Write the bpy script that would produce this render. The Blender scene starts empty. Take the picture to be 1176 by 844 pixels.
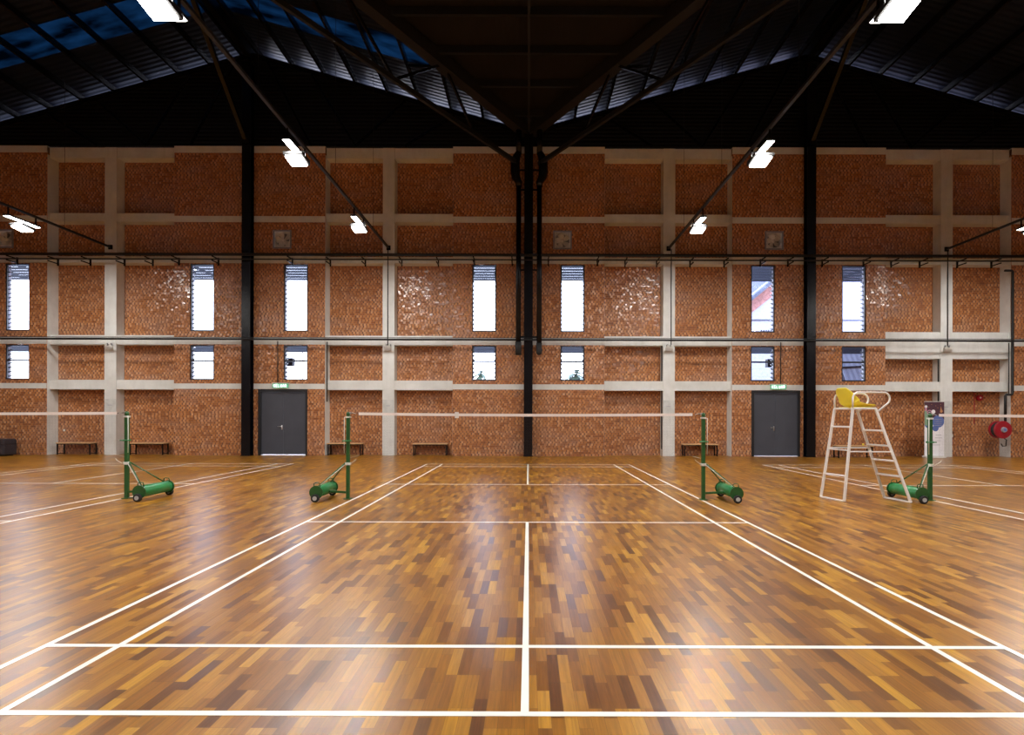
import bpy, bmesh, math, random
from mathutils import Vector, Matrix
R = math.radians
random.seed(7)
SC = bpy.context.scene
COL = SC.collection

# ------------------------------------------------------------------ camera, sky, exposure
CAMX, CAMY, CAMZ = 0.015, -9.28, 1.46
cam_d = bpy.data.cameras.new('camera'); cam = bpy.data.objects.new('camera', cam_d); COL.objects.link(cam)
cam.location = (CAMX, CAMY, CAMZ)
cam.rotation_mode = 'QUATERNION'
cam.rotation_quaternion = (Matrix.Rotation(R(90), 3, 'X') @ Matrix.Rotation(0.0025, 3, 'Z')).to_quaternion()
cam_d.sensor_fit = 'HORIZONTAL'; cam_d.sensor_width = 36.0
cam_d.lens = 610.0 / 1176.0 * 36.0
cam_d.shift_x = (588 - 607) / 1176.0
cam_d.shift_y = (477.4 - 422) / 1176.0
cam_d.clip_end = 400
SC.camera = cam
SC.view_settings.view_transform = 'Standard'
SC.view_settings.look = 'None'
SC.view_settings.gamma = 1.0
SC.view_settings.use_curve_mapping = False
SC.view_settings.exposure = 2.0

SKY_STRENGTH = 2.9
FLOOD_W = 46.0      # power of each square flood head
STRIP_W = 27.0      # power of each strip tube
w = bpy.data.worlds.new('sky'); SC.world = w; w.use_nodes = True
wn = w.node_tree; wn.nodes.clear()
wo = wn.nodes.new('ShaderNodeOutputWorld'); wb = wn.nodes.new('ShaderNodeBackground')
tc = wn.nodes.new('ShaderNodeTexCoord'); sx = wn.nodes.new('ShaderNodeSeparateXYZ'); rp = wn.nodes.new('ShaderNodeValToRGB')
wn.links.new(tc.outputs['Generated'], sx.inputs[0]); wn.links.new(sx.outputs['Z'], rp.inputs[0])
rp.color_ramp.elements[0].position = 0.0; rp.color_ramp.elements[0].color = (0.84, 0.85, 1.0, 1)
rp.color_ramp.elements[1].position = 0.8; rp.color_ramp.elements[1].color = (0.55, 0.66, 1.0, 1)
wn.links.new(rp.outputs[0], wb.inputs['Color']); wb.inputs['Strength'].default_value = SKY_STRENGTH
wn.links.new(wb.outputs[0], wo.inputs[0])

# ------------------------------------------------------------------ materials
def newmat(name):
    m = bpy.data.materials.new(name); m.use_nodes = True
    nt = m.node_tree; b = nt.nodes['Principled BSDF']
    return m, nt, b
def N(nt, typ, **kw):
    n = nt.nodes.new(typ)
    for k, v in kw.items(): setattr(n, k, v)
    return n
def math_n(nt, op, a, b=None, c=None):
    n = nt.nodes.new('ShaderNodeMath'); n.operation = op
    for i, v in enumerate((a, b, c)):
        if v is None: continue
        if isinstance(v, (int, float)): n.inputs[i].default_value = v
        else: nt.links.new(v, n.inputs[i])
    return n.outputs[0]
def ramp(nt, fac, stops, interp='LINEAR'):
    n = nt.nodes.new('ShaderNodeValToRGB'); cr = n.color_ramp; cr.interpolation = interp
    while len(cr.elements) < len(stops): cr.elements.new(0.5)
    for e, (p, c) in zip(cr.elements, stops):
        e.position = p; e.color = (c[0], c[1], c[2], 1) if len(c) == 3 else c
    nt.links.new(fac, n.inputs[0]); return n.outputs[0]
def mix(nt, fac, a, b, typ='MIX'):
    n = nt.nodes.new('ShaderNodeMix'); n.data_type = 'RGBA'; n.blend_type = typ
    for i, v in ((0, fac), (6, a), (7, b)):
        if isinstance(v, (int, float)): n.inputs[i].default_value = v
        elif isinstance(v, tuple): n.inputs[i].default_value = (*v, 1)
        else: nt.links.new(v, n.inputs[i])
    return n.outputs[2]
def noise(nt, vec, scale, detail=3, rough=0.5):
    n = N(nt, 'ShaderNodeTexNoise'); n.inputs['Scale'].default_value = scale
    n.inputs['Detail'].default_value = detail; n.inputs['Roughness'].default_value = rough
    if vec is not None: nt.links.new(vec, n.inputs['Vector'])
    return n.outputs['Fac']
def mapping(nt, vec, scale):
    n = N(nt, 'ShaderNodeMapping'); n.inputs['Scale'].default_value = scale
    nt.links.new(vec, n.inputs['Vector']); return n.outputs[0]
def simple(name, col, rough=0.5, metal=0.0, var=0.12, nscale=6.0, bump=0.0, spec=0.5):
    m, nt, b = newmat(name)
    t = N(nt, 'ShaderNodeTexCoord')
    f = noise(nt, t.outputs['Object'], nscale, 4)
    lo = tuple(max(0, c * (1 - var)) for c in col); hi = tuple(min(1, c * (1 + var)) for c in col)
    nt.links.new(ramp(nt, f, [(0.3, lo), (0.7, hi)]), b.inputs['Base Color'])
    b.inputs['Roughness'].default_value = rough; b.inputs['Metallic'].default_value = metal
    b.inputs['Specular IOR Level'].default_value = spec
    if bump:
        bn = N(nt, 'ShaderNodeBump'); bn.inputs['Strength'].default_value = bump; bn.inputs['Distance'].default_value = 0.01
        nt.links.new(noise(nt, t.outputs['Object'], nscale * 8, 3), bn.inputs['Height'])
        nt.links.new(bn.outputs[0], b.inputs['Normal'])
    return m
def emit(name, col, strength):
    m, nt, b = newmat(name)
    b.inputs['Base Color'].default_value = (*col, 1)
    b.inputs['Emission Color'].default_value = (*col, 1); b.inputs['Emission Strength'].default_value = strength
    m.cycles.emission_sampling = 'NONE'
    return m

def brick_mat(name, W=0.128, H=0.076, stops=None):
    m, nt, b = newmat(name)
    g = N(nt, 'ShaderNodeNewGeometry'); s = N(nt, 'ShaderNodeSeparateXYZ'); nt.links.new(g.outputs['Position'], s.inputs[0])
    u = math_n(nt, 'DIVIDE', math_n(nt, 'ADD', s.outputs['X'], s.outputs['Y']), W)
    v = math_n(nt, 'DIVIDE', s.outputs['Z'], H)
    row = math_n(nt, 'FLOOR', v)
    wr = N(nt, 'ShaderNodeTexWhiteNoise', noise_dimensions='1D'); nt.links.new(row, wr.inputs['W'])
    u2 = math_n(nt, 'ADD', u, math_n(nt, 'MULTIPLY_ADD', wr.outputs['Value'], 0.45, math_n(nt, 'MULTIPLY', math_n(nt, 'MODULO', row, 2.0), 0.5)))
    col = math_n(nt, 'FLOOR', u2)
    fu = math_n(nt, 'FRACT', u2); fv = math_n(nt, 'FRACT', v)
    cv = N(nt, 'ShaderNodeCombineXYZ'); nt.links.new(col, cv.inputs[0]); nt.links.new(row, cv.inputs[1])
    wnz = N(nt, 'ShaderNodeTexWhiteNoise', noise_dimensions='3D'); nt.links.new(cv.outputs[0], wnz.inputs['Vector'])
    rnd = wnz.outputs['Value']
    base = ramp(nt, rnd, stops or [(0.0, (0.31, 0.112, 0.042)), (0.3, (0.46, 0.178, 0.063)), (0.7, (0.56, 0.240, 0.090)), (1.0, (0.64, 0.32, 0.150))])
    # joints: deep dark upright ones, thin bed joints
    upj = math_n(nt, 'LESS_THAN', fu, math_n(nt, 'MULTIPLY_ADD', rnd, 0.30, 0.06))
    bed = math_n(nt, 'LESS_THAN', fv, 0.14)
    # broad weathering: pale bloom patches and dark streaks that belong to the brick
    n1 = noise(nt, mapping(nt, g.outputs['Position'], (0.5, 0.5, 1.1)), 1.0, 6, 0.7)
    bloom = math_n(nt, 'MULTIPLY', ramp(nt, n1, [(0.48, (0, 0, 0)), (0.72, (1, 1, 1))]), 0.42)
    base = mix(nt, bloom, base, (0.50, 0.36, 0.30))
    n2 = noise(nt, mapping(nt, g.outputs['Position'], (1.6, 1.6, 9.0)), 1.0, 5, 0.7)
    dark = math_n(nt, 'MULTIPLY', ramp(nt, n2, [(0.54, (0, 0, 0)), (0.68, (1, 1, 1))]), 0.55)
    base = mix(nt, dark, base, (0.16, 0.07, 0.04))
    c = mix(nt, math_n(nt, 'MULTIPLY', bed, 0.35), base, (0.30, 0.20, 0.15))
    c = mix(nt, math_n(nt, 'MULTIPLY', upj, 0.9), c, (0.10, 0.035, 0.018))
    nt.links.new(c, b.inputs['Base Color'])
    h = math_n(nt, 'SUBTRACT', math_n(nt, 'MULTIPLY', rnd, 0.4), math_n(nt, 'MAXIMUM', upj, bed))
    bn = N(nt, 'ShaderNodeBump'); bn.inputs['Strength'].default_value = 0.35; bn.inputs['Distance'].default_value = 0.008
    nt.links.new(h, bn.inputs['Height'])
    # every brick sits at a slightly different tilt
    vs = N(nt, 'ShaderNodeVectorMath', operation='SUBTRACT'); nt.links.new(wnz.outputs['Color'], vs.inputs[0]); vs.inputs[1].default_value = (0.5, 0.5, 0.5)
    sc = N(nt, 'ShaderNodeVectorMath', operation='SCALE'); nt.links.new(vs.outputs[0], sc.inputs[0]); sc.inputs['Scale'].default_value = 0.20
    ad = N(nt, 'ShaderNodeVectorMath', operation='ADD'); nt.links.new(g.outputs['Normal'], ad.inputs[0]); nt.links.new(sc.outputs[0], ad.inputs[1])
    nm = N(nt, 'ShaderNodeVectorMath', operation='NORMALIZE'); nt.links.new(ad.outputs[0], nm.inputs[0])
    nt.links.new(nm.outputs[0], bn.inputs['Normal'])
    nt.links.new(bn.outputs[0], b.inputs['Normal'])
    rr = math_n(nt, 'MULTIPLY_ADD', math_n(nt, 'MAXIMUM', upj, bed), 0.42, 0.25)
    nt.links.new(rr, b.inputs['Roughness']); b.inputs['Specular IOR Level'].default_value = 0.5
    return m

def floor_mat():
    m, nt, b = newmat('parquet')
    g = N(nt, 'ShaderNodeNewGeometry'); s = N(nt, 'ShaderNodeSeparateXYZ'); nt.links.new(g.outputs['Position'], s.inputs[0])
    L = 0.34
    u = math_n(nt, 'DIVIDE', s.outputs['X'], 0.064); row = math_n(nt, 'FLOOR', u); fu = math_n(nt, 'FRACT', u)
    w1 = N(nt, 'ShaderNodeTexWhiteNoise', noise_dimensions='1D'); nt.links.new(row, w1.inputs['W'])
    st = math_n(nt, 'DIVIDE', math_n(nt, 'FLOOR', math_n(nt, 'MULTIPLY', w1.outputs['Value'], 4)), 4)
    v = math_n(nt, 'ADD', math_n(nt, 'DIVIDE', s.outputs['Y'], L), st)
    cl = math_n(nt, 'FLOOR', v); fv = math_n(nt, 'FRACT', v)
    cv = N(nt, 'ShaderNodeCombineXYZ'); nt.links.new(row, cv.inputs[0]); nt.links.new(cl, cv.inputs[1])
    w2 = N(nt, 'ShaderNodeTexWhiteNoise', noise_dimensions='3D'); nt.links.new(cv.outputs[0], w2.inputs['Vector'])
    base = ramp(nt, w2.outputs['Value'], [(0.0, (0.120, 0.043, 0.007)), (0.15, (0.190, 0.071, 0.007)), (0.4, (0.270, 0.107, 0.008)),
                                          (0.7, (0.335, 0.144, 0.010)), (0.9, (0.410, 0.190, 0.013)), (1.0, (0.50, 0.255, 0.020))])
    # grain, different in every strip
    ov = N(nt, 'ShaderNodeVectorMath', operation='ADD'); nt.links.new(g.outputs['Position'], ov.inputs[0])
    sc = N(nt, 'ShaderNodeVectorMath', operation='SCALE'); nt.links.new(w2.outputs['Color'], sc.inputs[0]); sc.inputs['Scale'].default_value = 7.0
    nt.links.new(sc.outputs[0], ov.inputs[1])
    gr = noise(nt, mapping(nt, ov.outputs[0], (70, 3.5, 1)), 1.0, 4, 0.6)
    base = mix(nt, 0.55, base, ramp(nt, gr, [(0.3, (0.52, 0.50, 0.46)), (0.7, (1.25, 1.2, 1.1))]), 'MULTIPLY')
    ln = noise(nt, mapping(nt, g.outputs['Position'], (0.35, 0.2, 1)), 1.0, 3, 0.5)
    base = mix(nt, 0.35, base, ramp(nt, ln, [(0.3, (0.72, 0.68, 0.66)), (0.7, (1.15, 1.15, 1.1))]), 'MULTIPLY')
    jt = math_n(nt, 'MAXIMUM', math_n(nt, 'LESS_THAN', fu, 0.025), math_n(nt, 'LESS_THAN', fv, 0.005))
    base = mix(nt, math_n(nt, 'MULTIPLY', jt, 0.6), base, (0.05, 0.02, 0.01))
    nt.links.new(base, b.inputs['Base Color'])
    sm = noise(nt, g.outputs['Position'], 1.6, 4, 0.6)
    rr = math_n(nt, 'ADD', math_n(nt, 'MULTIPLY', w2.outputs['Value'], 0.02), math_n(nt, 'MULTIPLY_ADD', sm, 0.04, 0.278))
    nt.links.new(rr, b.inputs['Roughness'])
    b.inputs['Specular IOR Level'].default_value = 0.45
    vs = N(nt, 'ShaderNodeVectorMath', operation='SUBTRACT'); nt.links.new(w2.outputs['Color'], vs.inputs[0]); vs.inputs[1].default_value = (0.5, 0.5, 0.5)
    s2 = N(nt, 'ShaderNodeVectorMath', operation='SCALE'); nt.links.new(vs.outputs[0], s2.inputs[0]); s2.inputs['Scale'].default_value = 0.03
    ad = N(nt, 'ShaderNodeVectorMath', operation='ADD'); nt.links.new(g.outputs['Normal'], ad.inputs[0]); nt.links.new(s2.outputs[0], ad.inputs[1])
    nm = N(nt, 'ShaderNodeVectorMath', operation='NORMALIZE'); nt.links.new(ad.outputs[0], nm.inputs[0])
    bn = N(nt, 'ShaderNodeBump'); bn.inputs['Strength'].default_value = 0.12; bn.inputs['Distance'].default_value = 0.002
    nt.links.new(nm.outputs[0], b.inputs['Normal']); nt.nodes.remove(bn)
    return m

def ribbed(name, col, axis, pitch, rough=0.35, strength=0.6, metal=0.0):
    m, nt, b = newmat(name)
    g = N(nt, 'ShaderNodeNewGeometry'); s = N(nt, 'ShaderNodeSeparateXYZ'); nt.links.new(g.outputs['Position'], s.inputs[0])
    wv = math_n(nt, 'PINGPONG', s.outputs[axis], pitch)
    wv = math_n(nt, 'DIVIDE', wv, pitch)
    bn = N(nt, 'ShaderNodeBump'); bn.inputs['Strength'].default_value = strength; bn.inputs['Distance'].default_value = 0.03
    nt.links.new(wv, bn.inputs['Height']); nt.links.new(bn.outputs[0], b.inputs['Normal'])
    f = noise(nt, g.outputs['Position'], 0.7, 3)
    lo = tuple(c * .75 for c in col); hi = tuple(c * 1.25 for c in col)
    nt.links.new(ramp(nt, f, [(0.3, lo), (0.7, hi)]), b.inputs['Base Color'])
    b.inputs['Roughness'].default_value = rough; b.inputs['Metallic'].default_value = metal; b.inputs['Specular IOR Level'].default_value = 0.2
    return m

def concrete_mat():
    m, nt, b = newmat('concrete')
    g = N(nt, 'ShaderNodeNewGeometry')
    n1 = noise(nt, g.outputs['Position'], 1.3, 6, 0.65)
    n2 = noise(nt, mapping(nt, g.outputs['Position'], (3, 3, 0.6)), 2.0, 4, 0.6)
    c = ramp(nt, n1, [(0.3, (0.60, 0.60, 0.57)), (0.7, (0.76, 0.765, 0.74))])
    c = mix(nt, math_n(nt, 'MULTIPLY', ramp(nt, n2, [(0.5, (0, 0, 0)), (0.75, (1, 1, 1))]), 0.3), c, (0.50, 0.49, 0.46))
    nt.links.new(c, b.inputs['Base Color']); b.inputs['Roughness'].default_value = 0.75
    bn = N(nt, 'ShaderNodeBump'); bn.inputs['Strength'].default_value = 0.15; bn.inputs['Distance'].default_value = 0.01
    nt.links.new(noise(nt, g.outputs['Position'], 25, 3), bn.inputs['Height']); nt.links.new(bn.outputs[0], b.inputs['Normal'])
    return m

def glass_mat():
    m, nt, b = newmat('window_glass')
    nt.nodes.remove(b); out = nt.nodes['Material Output']
    tr = N(nt, 'ShaderNodeBsdfTransparent'); tr.inputs[0].default_value = (0.92, 0.95, 0.97, 1)
    gl = N(nt, 'ShaderNodeBsdfGlossy'); gl.inputs['Roughness'].default_value = 0.04
    lw = N(nt, 'ShaderNodeLayerWeight'); lw.inputs[0].default_value = 0.5
    fac = math_n(nt, 'MULTIPLY_ADD', math_n(nt, 'POWER', lw.outputs['Facing'], 4.0), 0.6, 0.03)
    mx = N(nt, 'ShaderNodeMixShader'); nt.links.new(fac, mx.inputs[0]); nt.links.new(tr.outputs[0], mx.inputs[1]); nt.links.new(gl.outputs[0], mx.inputs[2])
    nt.links.new(mx.outputs[0], out.inputs[0]); return m
def translucent_mat(name, col):
    m, nt, b = newmat(name)
    nt.nodes.remove(b); out = nt.nodes['Material Output']
    g = N(nt, 'ShaderNodeNewGeometry')
    f = noise(nt, mapping(nt, g.outputs['Position'], (0.5, 1.6, 1)), 1.4, 3)
    c = ramp(nt, f, [(0.36, tuple(x * 0.03 for x in col)), (0.75, col)])
    tr = N(nt, 'ShaderNodeBsdfTranslucent'); nt.links.new(c, tr.inputs[0])
    nt.links.new(tr.outputs[0], out.inputs[0]); return m

M = {}
M['brick'] = brick_mat('brickwork')
M['floor'] = floor_mat()
M['concrete'] = concrete_mat()
M['line'] = simple('court_paint', (0.86, 0.83, 0.76), 0.32, var=0.05, nscale=3)
M['black'] = simple('black_steel', (0.005, 0.005, 0.007), 0.25, var=0.2, spec=0.3)
M['dullblack'] = simple('black_paint', (0.006, 0.006, 0.0065), 0.6, var=0.2)
M['roof'] = ribbed('black_roof_sheet', (0.006, 0.008, 0.018), 'Y', 0.10, 0.45, 0.35)
M['roofx'] = ribbed('brown_roof_sheet', (0.011, 0.008, 0.006), 'X', 0.10, 0.6, 0.25)
M['gable'] = ribbed('black_gable_louvre', (0.003, 0.003, 0.004), 'Z', 0.07, 0.5, 0.5)
M['hip'] = simple('brown_black_steel', (0.008, 0.006, 0.005), 0.6)
M['frame'] = simple('window_frame_paint', (0.020, 0.022, 0.034), 0.4)
M['jamb'] = simple('window_jamb_lining', (0.42, 0.40, 0.46), 0.5)
M['glass'] = glass_mat()
M['slat'] = simple('canopy_slat_metal', (0.003, 0.008, 0.022), 0.55, spec=0.25)
M['skylight'] = translucent_mat('blue_roof_glazing', (0.0007, 0.0038, 0.0085))
M['door'] = simple('door_grey_paint', (0.060, 0.066, 0.086), 0.42, var=0.08, nscale=2)
M['doorframe'] = simple('door_frame_black', (0.012, 0.012, 0.015), 0.5)
M['chrome'] = simple('satin_steel', (0.65, 0.65, 0.66), 0.3, 0.9, 0.05)
M['green'] = simple('green_enamel', (0.018, 0.20, 0.055), 0.32, var=0.15)
M['darkgreen'] = simple('dark_green_enamel', (0.020, 0.095, 0.025), 0.4, var=0.15)
M['rubber'] = simple('black_rubber', (0.012, 0.012, 0.012), 0.7)
M['hub'] = simple('grey_hub', (0.45, 0.45, 0.45), 0.45)
M['rope'] = simple('white_cord', (0.66, 0.66, 0.60), 0.8)
M['tape'] = simple('net_tape_cloth', (0.88, 0.80, 0.77), 0.8, var=0.04)
M['mesh'] = simple('net_cord', (0.10, 0.06, 0.05), 0.8)
M['white'] = simple('white_enamel', (0.80, 0.77, 0.75), 0.35, var=0.04)
M['yellow'] = simple('yellow_plastic', (0.90, 0.74, 0.06), 0.35, var=0.06, nscale=3)
M['wood'] = simple('bench_timber', (0.60, 0.36, 0.17), 0.5, var=0.2, nscale=9)
M['fan'] = simple('fan_grey_metal', (0.70, 0.69, 0.66), 0.45)
M['fandark'] = simple('fan_shade_metal', (0.26, 0.26, 0.27), 0.5)
M['red'] = simple('red_enamel', (0.36, 0.006, 0.020), 0.35)
M['flood'] = emit('flood_light_panel', (1.0, 0.97, 0.93), 6.0)
M['strip'] = emit('strip_light_panel', (1.0, 0.97, 0.93), 6.0)
M['exit'] = emit('exit_sign_green', (0.10, 0.40, 0.22), 0.12)
M['exitletter'] = emit('exit_sign_letter', (0.75, 1.0, 0.85), 0.5)
M['plastic'] = simple('off_white_plastic', (0.62, 0.60, 0.56), 0.45)
M['lens'] = simple('clear_lens', (0.75, 0.75, 0.72), 0.15)
M['ban_maroon'] = simple('banner_maroon', (0.075, 0.030, 0.045), 0.55)
M['ban_white'] = simple('banner_white', (0.86, 0.86, 0.90), 0.55, var=0.03)
M['ban_blue'] = simple('banner_blue', (0.10, 0.16, 0.42), 0.55)
M['ban_green'] = simple('banner_green', (0.25, 0.38, 0.27), 0.55)
M['ban_pink'] = simple('banner_pink', (0.62, 0.30, 0.42), 0.55)
M['ban_gold'] = simple('banner_gold', (0.55, 0.26, 0.10), 0.55)
M['ban_grey'] = simple('banner_grey', (0.36, 0.36, 0.42), 0.6)
M['patch'] = simple('grey_painted_patch', (0.56, 0.57, 0.55), 0.7)
M['ground'] = simple('outdoor_paving', (0.17, 0.17, 0.18), 0.9)
M['whitewash'] = simple('whitewashed_wall', (0.36, 0.36, 0.44), 0.8)
M['outbrick'] = simple('pink_outdoor_brick', (0.36, 0.17, 0.15), 0.8, var=0.3, nscale=8)
M['rearwall'] = simple('lavender_grey_wall', (0.17, 0.18, 0.24), 0.8)
M['tin'] = ribbed('grey_tin_roof', (0.10, 0.11, 0.15), 'X', 0.12, 0.5)
M['leaf'] = simple('palm_leaf', (0.07, 0.10, 0.06), 0.6)
M['bark'] = simple('palm_bark', (0.18, 0.14, 0.11), 0.8)
M['darkcloth'] = simple('dark_vinyl', (0.012, 0.012, 0.020), 0.55)

# ------------------------------------------------------------------ mesh helpers
class MB:
    def __init__(s): s.v = []; s.f = []
    def box(s, x0, x1, y0, y1, z0, z1):
        b = len(s.v)
        s.v += [(x0,y0,z0),(x1,y0,z0),(x1,y1,z0),(x0,y1,z0),(x0,y0,z1),(x1,y0,z1),(x1,y1,z1),(x0,y1,z1)]
        s.f += [tuple(b + i for i in q) for q in ((0,3,2,1),(4,5,6,7),(0,1,5,4),(1,2,6,5),(2,3,7,6),(3,0,4,7))]
        return s
    def bar(s, a, b, w, h=None, up=(0,0,1)):
        a = Vector(a); b = Vector(b); d = (b - a).normalized(); u = Vector(up)
        if abs(d.dot(u)) > 0.98: u = Vector((1,0,0))
        r = d.cross(u).normalized(); u = r.cross(d).normalized(); h = h or w
        n = len(s.v)
        for p in (a, b):
            for (i, j) in ((-1,-1),(1,-1),(1,1),(-1,1)): s.v.append(tuple(p + r*(i*w/2) + u*(j*h/2)))
        s.f += [tuple(n + i for i in q) for q in ((0,1,2,3),(7,6,5,4),(0,4,5,1),(1,5,6,2),(2,6,7,3),(3,7,4,0))]
        return s
    def tube(s, pts, r, seg=10, cap=True):
        pts = [Vector(p) for p in pts]; n = len(pts); prev = None; rings = []
        rr = r if isinstance(r, (list, tuple)) else [r]*n
        for i, p in enumerate(pts):
            d = (pts[min(i+1, n-1)] - pts[max(i-1, 0)]).normalized()
            if prev is None:
                a = Vector((0,0,1)) if abs(d.z) < 0.9 else Vector((1,0,0)); x = d.cross(a).normalized()
            else: x = (prev - d*prev.dot(d)).normalized()
            prev = x; y = d.cross(x); b = len(s.v); rings.append(b)
            for k in range(seg):
                t = 2*math.pi*k/seg; s.v.append(tuple(p + (x*math.cos(t) + y*math.sin(t))*rr[i]))
        for i in range(n-1):
            for k in range(seg):
                k2 = (k+1) % seg; s.f.append((rings[i]+k, rings[i]+k2, rings[i+1]+k2, rings[i+1]+k))
        if cap:
            s.f.append(tuple(rings[0]+k for k in range(seg))[::-1]); s.f.append(tuple(rings[-1]+k for k in range(seg)))
        return s
    def disc(s, c, axis, r, th, seg=24, r2=None):
        c = Vector(c); a = Vector(axis).normalized()
        return s.tube([c - a*th/2, c + a*th/2], [r, r if r2 is None else r2], seg)
    def poly(s, pts):
        b = len(s.v); s.v += [tuple(p) for p in pts]; s.f.append(tuple(range(b, b+len(pts)))); return s
    def prism(s, pts, ext):
        pts = [Vector(p) for p in pts]; e = Vector(ext); n = len(pts); b = len(s.v)
        s.v += [tuple(p) for p in pts] + [tuple(p+e) for p in pts]
        s.f.append(tuple(range(b, b+n))[::-1]); s.f.append(tuple(range(b+n, b+2*n)))
        for i in range(n):
            j = (i+1) % n; s.f.append((b+i, b+j, b+n+j, b+n+i))
        return s
    def sphere(s, c, r, seg=12, rings=8, sz=1.0):
        c = Vector(c); b = len(s.v)
        s.v.append(tuple(c + Vector((0,0,r*sz))))
        for i in range(1, rings):
            t = math.pi*i/rings
            for k in range(seg):
                p = 2*math.pi*k/seg; s.v.append(tuple(c + Vector((r*math.sin(t)*math.cos(p), r*math.sin(t)*math.sin(p), r*sz*math.cos(t)))))
        s.v.append(tuple(c - Vector((0,0,r*sz)))); last = len(s.v)-1
        for k in range(seg):
            s.f.append((b, b+1+k, b+1+(k+1) % seg)); s.f.append((last, b+1+(rings-2)*seg+(k+1) % seg, b+1+(rings-2)*seg+k))
        for i in range(rings-2):
            for k in range(seg):
                a = b+1+i*seg+k; a2 = b+1+i*seg+(k+1) % seg; s.f.append((a, a+seg, a2+seg, a2))
        return s
    def build(s, name, mat, parent=None, smooth=False, bevel=0.0, kind=None, label=None, off=None):
        me = bpy.data.meshes.new(name)
        vv = s.v if off is None else [(x-off[0], y-off[1], z-off[2]) for (x, y, z) in s.v]
        me.from_pydata(vv, [], s.f); me.materials.append(mat)
        bm = bmesh.new(); bm.from_mesh(me); bmesh.ops.recalc_face_normals(bm, faces=bm.faces); bm.to_mesh(me); bm.free()
        o = bpy.data.objects.new(name, me); COL.objects.link(o)
        if smooth:
            for p in me.polygons: p.use_smooth = len(p.vertices) <= 4
        if bevel:
            md = o.modifiers.new('bevel', 'BEVEL'); md.width = bevel; md.segments = 2; md.limit_method = 'ANGLE'
        if parent is not None: o.parent = parent
        if kind: o['kind'] = kind
        if label: o['label'] = label
        return o
def thing(name, label, cat, loc=(0,0,0), rz=0, group=None):
    o = bpy.data.objects.new(name, None); COL.objects.link(o); o.empty_display_size = 0.1
    o.location = loc; o.rotation_euler = (0,0,rz); o['label'] = label; o['category'] = cat
    if group: o['group'] = group
    return o
def tag(o, label, cat, group=None):
    o['label'] = label; o['category'] = cat
    if group: o['group'] = group
    return o
def struct(name, mb, mat, label=None, **k):
    o = mb.build(name, mat, **k); o['kind'] = 'structure'
    if label: o['label'] = label
    return o
KIDS = {}
def copy_tree(o, parent=None, **props):
    c = o.copy(); COL.objects.link(c); c.parent = parent
    for k, v in props.items(): c[k] = v
    for ch in [x for x in bpy.data.objects if x.parent == o]: copy_tree(ch, c)
    return c
def Y(D): return D + CAMY      # distance from the camera -> world y
FR = Y(19.25)    # face of the brick piers
CF = Y(19.35)    # face of the concrete frame
BK = Y(19.72)    # face of the recessed brick
PO = Y(19.47)    # outside face of the thin pier walls
OUT = Y(19.95)   # outside face of the wall

def walls_with_holes(xs0, xs1, z0, z1, y0, y1, holes, mb):
    xs = sorted({xs0, xs1} | {h[0] for h in holes} | {h[1] for h in holes})
    zs = sorted({z0, z1} | {h[2] for h in holes} | {h[3] for h in holes})
    def solid(i, j):
        if i < 0 or j < 0 or i >= len(xs)-1 or j >= len(zs)-1: return False
        cx = (xs[i]+xs[i+1])/2; cz = (zs[j]+zs[j+1])/2
        return not any(h[0] < cx < h[1] and h[2] < cz < h[3] for h in holes)
    for i in range(len(xs)-1):
        for j in range(len(zs)-1):
            if not solid(i, j): continue
            a, b, c, d = xs[i], xs[i+1], zs[j], zs[j+1]
            mb.poly([(a,y0,c),(b,y0,c),(b,y0,d),(a,y0,d)]); mb.poly([(a,y1,c),(a,y1,d),(b,y1,d),(b,y1,c)])
            if not solid(i-1, j): mb.poly([(a,y0,c),(a,y0,d),(a,y1,d),(a,y1,c)])
            if not solid(i+1, j): mb.poly([(b,y0,c),(b,y1,c),(b,y1,d),(b,y0,d)])
            if not solid(i, j-1): mb.poly([(a,y0,c),(a,y1,c),(b,y1,c),(b,y0,c)])
            if not solid(i, j+1): mb.poly([(a,y0,d),(b,y0,d),(b,y1,d),(a,y1,d)])

# ------------------------------------------------------------------ floor and court lines
XW = 25.3; YB = -25.0
fl = struct('floor', MB().box(-XW, XW, YB, OUT, -0.1, 0.0), M['floor'], 'glossy brown strip parquet sports floor with white court lines')
def court(cx, y_shift=0.0):
    b = MB(); z0, z1 = 0.0, 0.0015; w2 = 0.02
    def hx(x0, x1, y): b.box(cx+x0, cx+x1, y-w2+y_shift, y+w2+y_shift, z0, z1)
    def vy(x, y0, y1): b.box(cx+x-w2, cx+x+w2, y0+y_shift, y1+y_shift, z0, z1+0.0004)
    for s in (-1, 1):
        vy(s*3.03, -6.7, 6.7); vy(s*2.57, -6.7, 6.7)
        hx(-3.05, 3.05, s*6.68); hx(-3.05, 3.05, s*5.92); hx(-3.05, 3.05, s*2.0)
        vy(0, min(s*2.0, s*6.7), max(s*2.0, s*6.7))
    return b
for cx in (0, -10.09, 10.09):
    court(cx).build('court_lines', M['line'], fl, label={0: 'white lines of the middle court', -10.09: 'white lines of the left court', 10.09: 'white lines of the right court'}[cx])

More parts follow.
